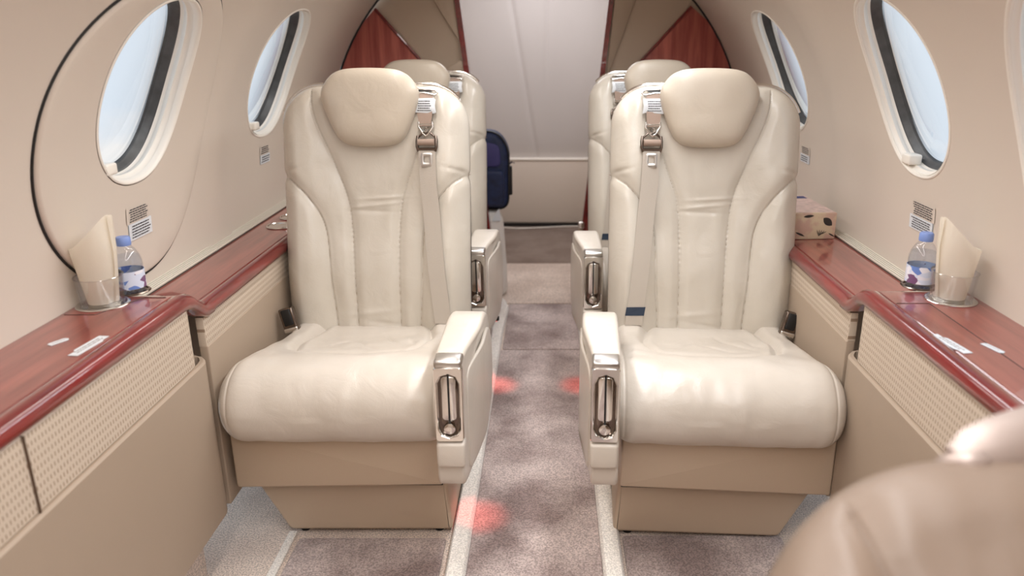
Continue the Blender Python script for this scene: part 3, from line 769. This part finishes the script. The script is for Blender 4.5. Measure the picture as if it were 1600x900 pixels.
    bm = tube([K(-.018, .575), K(-.019, .562), K(-.008, .545), K(0, .538), K(.008, .545), K(.019, .562), K(.018, .575)], .0030, 8)
    tube([K(-.018, .568), K(.018, .568)], .0032, 8, bm=bm)
    tube([K(-.007, .556), K(0, .547), K(.007, .556), K(.0, .560)], .0024, 6, bm=bm, closed=True)
    mk('belt_hook', bm, M_CHROME, belt)
    lapx = sx+.006*s
    lap = mk('lap_belt', ribbon([(lapx, .500, .004), (lapx+.002*s, .44, .003), (lapx+.004*s, .40, .003), (lapx+.010*s, .34, .003), (lapx+.015*s, .27, .003), (lapx+.022*s, .18, .003), (lapx+.030*s, .10, .003), (lapx+.036*s, .035, .003)], .046, .005), M_BELT)
    Q = lambda x, h, o=.012: Fp(lapx+x, h, o)
    mk('belt_adjuster', tube([Q(-.022, .522), Q(.022, .522)], .0085, 12), M_BELTD, lap)
    bm = bmesh.new()
    for e in (-1, 1):
        tube([Q(e*.024, .538, .006), Q(e*.026, .525, .010), Q(e*.026, .510, .010), Q(e*.022, .498, .007)], .0042, 8, bm=bm)
    tube([Q(-.022, .536, .006), Q(-.010, .546, .006), Q(.010, .546, .006), Q(.022, .536, .006)], .003, 8, bm=bm)
    tube([Q(-.024, .504, .010), Q(.024, .504, .010)], .004, 8, bm=bm)
    mk('adjuster_frame', bm, M_DARKMET, lap)
    # silver tongue with its window
    to = roundpoly([(-.015, -.020), (.015, -.020), (.015, .016), (-.015, .016)], .005, 4)
    ti = to*np.array([.50, .50])
    def tf(o, t): return [tuple(Fp(lapx, .478, .011+t)+Vector((u, 0, 0))+Vector(UV*v)) for u, v in o]
    mk('belt_tongue', lofted([tf(to, 0), tf(to, .0022), tf(to*.92, .003), tf(ti*1.15, .003), tf(ti, .0022), tf(ti, 0)], cap=False), M_BRUSH, lap)
    if band: mk('belt_band', ribbon([(lapx+.0305*s, .086, .003), (lapx+.034*s, .062, .003)], .051, .0055, .003), M_NAVYBAND, lap)
    # buckle on its stalk at the outboard hip
    bk = bx(-.020, .020, -.012, .012, -.034, .034, bev=.005)
    rot = Matrix.Rotation(rad(-16)*s, 4, 'Y') @ Matrix.Rotation(rad(-10), 4, 'X'); T = Matrix.Translation((-s*.226, .188, .432))
    bk.transform(T @ rot); buck = mk('buckle', bk, M_DARKMET)
    b2 = bx(-.013, .013, -.0145, -.010, -.014, .030, bev=.003); b2.transform(T @ rot); mk('buckle_button', b2, M_BLACK, buck)
    b3 = bx(-.019, .019, -.0145, -.009, -.033, -.020, bev=.003); b3.transform(T @ rot); mk('buckle_plate', b3, M_CHROME, buck)
    return root
def xz_in(o, xc, zc, k): return np.stack([xc+(o[:, 0]-xc)*k, zc+(o[:, 1]-zc)*k], 1)

LY = 1.745; RY = 1.725
sL = make_seat(1, 'cream leather seat at the front on the left, white tag on its shoulder belt', (-.468, LY, 0), rad(0), band=False)
sR = make_seat(-1, 'cream leather seat at the front on the right, navy band low on its belt', (.400, RY, 0), rad(-3.2), band=True)
sL2 = dup(sL, (-.487, LY+.83, 0), 0, 'cream leather seat in the rear row on the left, mostly hidden by the front seat')
sR2 = dup(sR, (.402, RY+.83, 0), 0, 'cream leather seat in the rear row on the right, mostly hidden by the front seat')

M_FG = leather('tan_leather', lin(124, 106, 92), .5)
# foreground seat, reclined, out of focus
M_RAIL = plain('satin_rail', lin(176, 160, 152), .5, metal=.6)
def fg_seat():
    root = thing('reclined_seat', 'out of focus tan leather seat top in the lower right foreground', 'seat', (.397, -.205, -.027), 0)
    b = obj('backrest', build_back(.0, .085), M_FG, root, 180)
    def out(x, h): q = P0+UV*h+NV*.015; return (x, q[1], q[2])
    o = obj('top_rail', tube([out(x, h) for x, h in ((-.060, HT-.006), (-.046, HT+.002), (-.025, HT+.008), (.0, HT+.016), (.03, HT+.024), (.15, HT+.026))], lambda t: .011+.006*min(1, t*3), 12, flat=1.5), M_RAIL, root)
    k = obj('rail_knob', lathe([(.0, -.012), (.014, -.012), (.020, -.008), (.022, 0), (.019, .006), (.008, .009), (.0, .009)], 24, c=out(-.055, HT-.004)), M_RAIL, root)
    c = bx(-.23, .23, -.25, .28, .30, .40, bev=.04, seg=5); obj('seat_cushion', c, M_HEAD, root)
    c = bx(-.17, .17, -.2, .20, .0, .31, bev=.02); obj('seat_plinth', c, M_BASE, root)
    for q in (b, o, k):
        pv = Vector((0, P0[1], P0[2]))
        q.matrix_local = Matrix.Translation(pv) @ Matrix.Rotation(rad(-36.5), 4, 'X') @ Matrix.Translation(-pv)
    return root
fg_seat()

# ------------------------------------------------------------------ things on the consoles
ZN = .6605
def tumbler(x, y, s, lab, lab2):
    g = thing('glass_tumbler', lab, 'glass', (x, y, ZN))
    pr = [(.0005, .004), (.034, .004), (.036, .010), (.0405, .058), (.0425, .058), (.0385, .006), (.0365, .0), (.0005, .0)]
    obj('tumbler_body', lathe(pr, 56), M_GLASS, g)
    rg = [[((.0425+.0012*math.cos(q))*math.cos(a), (.0425+.0012*math.cos(q))*math.sin(a), .058+.0012*math.sin(q)) for q in [k*PI/3 for k in range(6)]] for a in [2*PI*i/48 for i in range(49)]]
    obj('tumbler_rim', lofted(rg, cap=False), M_GLASS, g)
    t = obj('coaster_ring', lathe([(.034, -.0005), (.047, -.0005), (.048, .001), (.046, .0030), (.043, .0035), (.040, .0025), (.034, .002)], 56), M_CHROME); t.location = (x, y, ZN)
    tag(t, 'chrome ring under the glass on the %s console' % ('left' if s < 0 else 'right'), 'coaster')
    # rolled napkin standing in the glass: a slanted cone open at the top
    n = 64; rings = []
    for k in range(n+1):
        a = 2*PI*k/n*1.08 - .15; rr = .0315-.004*k/n
        top = (.114 if s < 0 else .104)+.062*max(0, (1+math.cos(a))/2)**1.6
        col = []
        for j in range(15):
            z = .006+(top-.006)*j/14; f = .86+.24*(j/14)**.8 if math.cos(a) < .2 else .86+.20*(j/14)
            f = .84+.42*min(1, z/.11)
            r2 = rr*f*(1+.03*math.sin(a*3+z*30))
            col.append((-s*r2*math.cos(a)*(1.05), r2*math.sin(a), z))
        rings.append(col)
    bm = lofted(rings, closed=False)
    bmesh.ops.solidify(bm, geom=bm.faces[:], thickness=.0012)
    nb = obj('rolled_napkin', bm, M_NAP, None, 60); nb.location = (x, y, ZN)
    # fold line of the overlapping sheet
    tag(nb, lab2, 'napkin')
tumbler(-.862, 1.405, -1, 'clear glass tumbler on the left console', 'cream napkin rolled upright in the glass on the left console')
tumbler(.792, 1.432, 1, 'clear glass tumbler on the right console', 'cream napkin rolled upright in the glass on the right console')
def bottle(x, y, lab, rz):
    b = thing('water_bottle', lab, 'bottle', (x, y, ZN), rz)
    b.scale = (.96, .96, .90)
    pr = [(.001, .0), (.026, .0), (.029, .004), (.0295, .030), (.0285, .050), (.0295, .060), (.0290, .072), (.0255, .085), (.0190, .098), (.0130, .106), (.0125, .112)]
    obj('bottle_body', lathe(pr, 40), M_PET, b, 60)
    pw = [(.001, .002), (.0265, .002), (.0278, .030), (.0268, .050), (.0278, .060), (.0275, .070), (.024, .084), (.001, .0845)]
    obj('water', lathe(pw, 40), M_WATER, b, 60)
    obj('bottle_cap', lathe([(.001, .108), (.0142, .108), (.0146, .112), (.0142, .124), (.012, .127), (.001, .1275)], 32), M_BLUECAP, b, 50)
    obj('bottle_label', lathe([(.0300, .012), (.0302, .012), (.0302, .052), (.0298, .052)], 40, cap=False), M_BLABEL, b, 60)
    tag(obj('bottle_ring', lathe([(.024, -.0005), (.035, -.0005), (.036, .001), (.034, .003), (.031, .003), (.0305, .001), (.024, .0)], 40), M_DARKMET), 'dark metal ring under the water bottle on the %s console' % ('left' if x < 0 else 'right'), 'coaster').location = (x, y, ZN)
m, N_, L_, b_ = nodemat('bottle_label')
tc_ = N_.new('ShaderNodeTexCoord'); mp_ = N_.new('ShaderNodeMapping'); mp_.inputs['Scale'].default_value = (1, 1, 1.6); L_.new(tc_.outputs['Object'], mp_.inputs[0])
v_ = N_.new('ShaderNodeTexVoronoi'); v_.inputs['Scale'].default_value = 60; L_.new(mp_.outputs[0], v_.inputs['Vector'])
c_ = N_.new('ShaderNodeValToRGB'); c_.color_ramp.interpolation = 'CONSTANT'
c_.color_ramp.elements[0].color = lin(214, 222, 240); c_.color_ramp.elements[1].position = .55; c_.color_ramp.elements[1].color = lin(110, 140, 205)
for p_, q_ in ((.42, lin(236, 236, 244)), (.72, lin(230, 230, 240)), (.85, lin(120, 84, 120))):
    e_ = c_.color_ramp.elements.new(p_); e_.color = q_
sp_ = N_.new('ShaderNodeSeparateColor'); L_.new(v_.outputs['Color'], sp_.inputs[0]); L_.new(sp_.outputs[0], c_.inputs[0]); L_.new(c_.outputs[0], b_.inputs['Base Color'])
b_.inputs['Roughness'].default_value = .4
M_BLABEL = m
bottle(-.848, 1.485, 'small water bottle with blue cap on the left console', .4)
bottle(.770, 1.520, 'small water bottle with blue cap on the right console', 2.0)
# small white stickers on the wood
def sticker(x0, y0, x1, y1, wd, lab, seed, notch=False):
    v = Vector((x1-x0, y1-y0, 0)); l = v.length; a = math.atan2(v.y, v.x)
    t = thing('console_sticker', lab, 'sticker', ((x0+x1)/2, (y0+y1)/2, ZN), a)
    p = [(-l/2, -wd/2), (l/2-.004, -wd/2), (l/2, 0), (l/2-.004, wd/2), (-l/2+.004, wd/2), (-l/2, wd/4)]
    if notch: p = [(-l/2, -wd/2), (l/4, -wd/2), (l/4+.006, -wd/3), (l/2, -wd/3), (l/2, wd/2), (-l/4, wd/2), (-l/4-.006, wd/4), (-l/2, wd/4)]
    obj('sticker_card', slab(np.array(p), .0, .0008, .0002, lambda u, v, t: (u, v, t), seg=1), M_PAPER, t)
    bm = bmesh.new(); dashes([-wd*.12, wd*.14] if notch else [0], lambda a, b: (a, b, .0010), -l*.40, l*.40, bm, wd*.12, seed)
    obj('sticker_print', bm, M_INK2, t)
M_INK2 = plain('faded_print', lin(150, 142, 140), .7)
sticker(-.838, 1.195, -.823, 1.226, .014, 'small white sticker on the left console, the one nearer the wall', 2)
sticker(-.774, 1.150, -.766, 1.236, .022, 'longer white sticker on the left console, the one nearer its polished edge', 4, True)
sticker(.672, 1.245, .684, 1.160, .020, 'longer white sticker on the right console, the one nearer its polished edge', 6, True)
sticker(.733, 1.203, .744, 1.160, .012, 'small white sticker on the right console, the one nearer the wall', 8)
# cup holders sunk in the far left ledge
for x, y, nm in ((-.800, 2.24, 'nearer'), (-.800, 2.36, 'farther')):
    c = thing('cup_holder', 'round chrome rimmed cup holder in the far left ledge, the %s of the two' % nm, 'cup holder', (x, y, .6155))
    obj('holder_rim', lathe([(.035, .0), (.041, .0), (.042, .002), (.040, .005), (.037, .005), (.035, .003)], 40), M_CHROME, c)
    obj('holder_well', lathe([(.001, .0006), (.0358, .0006), (.0358, .0030), (.001, .0014)], 40), M_WELL if 'M_WELL' in globals() else M_BLACK, c)
# tissue box on the far right ledge
tb = thing('tissue_box', 'patterned tissue box on the far right ledge beside the seat', 'box', (.740, 2.20, .6155), rad(3))
m, N_, L_, b_ = nodemat('printed_carton')
tc_ = N_.new('ShaderNodeTexCoord'); n_ = N_.new('ShaderNodeTexNoise'); n_.inputs['Scale'].default_value = 30; L_.new(tc_.outputs['Object'], n_.inputs['Vector'])
c_ = N_.new('ShaderNodeValToRGB'); c_.color_ramp.elements[0].position = .40; c_.color_ramp.elements[0].color = lin(196, 164, 148); c_.color_ramp.elements[1].position = .55; c_.color_ramp.elements[1].color = lin(206, 188, 160)
L_.new(n_.outputs['Fac'], c_.inputs[0]); L_.new(c_.outputs[0], b_.inputs['Base Color']); b_.inputs['Roughness'].default_value = .5
obj('carton', bx(-.062, .055, -.115, .13, .0, .075, bev=.003, seg=2), m, tb)
obj('carton_top_print', bx(-.058, .051, -.108, .126, .0748, .0756), plain('pink_print', lin(222, 196, 188), .5, var=.3, vscale=60), tb)
obj('blue_patch', bx(-.040, .045, .085, .118, .0755, .0760), plain('blue_print', lin(52, 62, 110), .5), tb)
M_LEAF = plain('leaf_print', lin(46, 40, 38), .5)
def leaf(cx, cz, a, l, wd, par):
    pts = []
    for k in range(9): t = k/8; pts.append((t*l-l/2, wd*math.sin(PI*t)**.8))
    for k in range(7, 0, -1): t = k/8; pts.append((t*l-l/2, -wd*math.sin(PI*t)**.8))
    bm = bmesh.new(); ca, sa = math.cos(a), math.sin(a)
    bm.faces.new([bm.verts.new((cx+u*ca-v*sa, -.1155, cz+u*sa+v*ca)) for u, v in pts]); return obj('leaf_motif', bm, M_LEAF, par)
leaf(.030, .050, -.7, .034, .010, tb); leaf(-.025, .066, .1, .030, .004, tb)
for k in range(5): leaf(.005+.004*k, .018, 1.9-.35*k, .020, .0012, tb)
leaf(-.045, .015, -.4, .030, .003, tb); leaf(.045, .012, -.5, .022, .002, tb)

# ------------------------------------------------------------------ bag, sack and oddments at the left jamb
bag = thing('backpack', 'navy blue backpack standing upright behind the left rear seat', 'bag', (-.285, 3.47, .418))
bo = roundpoly([(-.115, .0), (.105, .0), (.110, .27), (.06, .345), (-.07, .345), (-.115, .27)], [.04, .05, .06, .06, .06, .06], 6)
obj('bag_body', slab(bo, -.075, .065, .028, lambda u, v, t: (u, t, v), seg=6), M_NAVY, bag)
po = roundpoly([(-.095, .015), (.085, .015), (.090, .18), (-.095, .18)], .03, 6)
obj('front_pocket', slab(po, -.098, -.06, .016, lambda u, v, t: (u, t, v), seg=4), M_NAVY, bag)
obj('top_panel', slab(roundpoly([(-.085, .19), (.075, .19), (.07, .29), (-.06, .31)], .03, 5), -.080, -.06, .008, lambda u, v, t: (u, t, v), seg=3), M_NAVY2, bag)
obj('bag_piping', tube([(u, -.062, v) for u, v in bo], .004, 6, closed=True), M_BLACK, bag)
obj('bag_zip_pull', tube([(.108, -.06, .20), (.125, -.075, .215), (.135, -.08, .21)], .004, 6), M_CHROME, bag)
obj('bag_strap', bx(.106, .122, -.05, -.02, .06, .19, bev=.005), M_BLACK, bag)
sk = thing('white_sack', 'white quilted cloth sack on the floor beneath the navy backpack', 'bag', (-.275, 3.44, 0))
so = []
for z, rx, ry in ((.0, .070, .06), (.02, .082, .075), (.12, .080, .075), (.28, .073, .072), (.36, .066, .068), (.395, .05, .055), (.404, .02, .02)):
    so.append([(rx*math.cos(a)*(1+.02*math.sin(5*a+z*20)), ry*math.sin(a), z+.006) for a in [2*PI*k/40 for k in range(40)]])
obj('sack_body', lofted(so), M_SACK, sk, 180)
obj('tissue_tip', lofted([[(.02, -.07, .37), (.06, -.06, .37), (.05, -.04, .36)], [(.050, -.062, .422), (.056, -.060, .425), (.054, -.055, .42)]]), M_PAPER, sk)
kn = thing('wall_handle', 'small cream handle with chrome tip low on the right jamb', 'handle', (.150, 3.36, .29))
obj('handle_arm', tube([(.015, .03, .0), (.0, .0, .005), (-.012, -.02, .03), (-.006, -.02, .055)], .012, 12), M_CREAM, kn)
obj('handle_tip', bx(-.018, .010, -.032, -.008, .055, .085, bev=.005), M_CHROME, kn)

# red courtesy lamps under the seats lighting the aisle
def redlamp(x, y, side, lab):
    t = thing('aisle_lamp', lab, 'lamp', (x, y, .247))
    obj('lamp_housing', lathe([(.001, .0), (.012, .0), (.012, .012), (.001, .012)], 20), M_BLACK, t)
    obj('lamp_lens', lathe([(.001, -.002), (.008, -.002), (.009, .001), (.001, .001)], 16), M_RED, t)
    l = bpy.data.lights.new('aisle_lamp_light', 'SPOT'); l.energy = 3; l.color = (1, .06, .04); l.spot_size = rad(42); l.spot_blend = 1; l.shadow_soft_size = .008
    o = bpy.data.objects.new('aisle_lamp_light', l); COL.objects.link(o); o.parent = t; o.location = (0, 0, -.006)
redlamp(-.178, 2.43, -1, 'small red courtesy lamp under the armrest of the left rear seat')
redlamp(.112, 2.43, 1, 'small red courtesy lamp under the armrest of the right rear seat')
redlamp(-.172, 1.66, -1, 'small red courtesy lamp under the armrest of the left front seat')

# repeats share a group
for cat, g in (('bottle', 'water bottles on the side consoles'), ('glass', 'glass tumblers on the side consoles'), ('napkin', 'rolled napkins in the tumblers'),
               ('cup holder', 'cup holders in the left ledge'), ('lamp', 'red courtesy lamps along the aisle'), ('carpet', 'carpet pieces on the cabin floor'),
               ('carpet edging', 'pale carpet edging strips'), ('coaster', 'metal rings under the glasses and bottles'), ('vent', 'air grilles along the walls'),
               ('partition', 'partitions behind the rear seats')):
    for o in bpy.data.objects:
        if o.get('category') == cat: o['group'] = g
for o in bpy.data.objects:
    if o.name.startswith('placard'): o['group'] = 'printed placards on the walls'
    if o.name.startswith('console_sticker'): o['group'] = 'white stickers on the consoles'
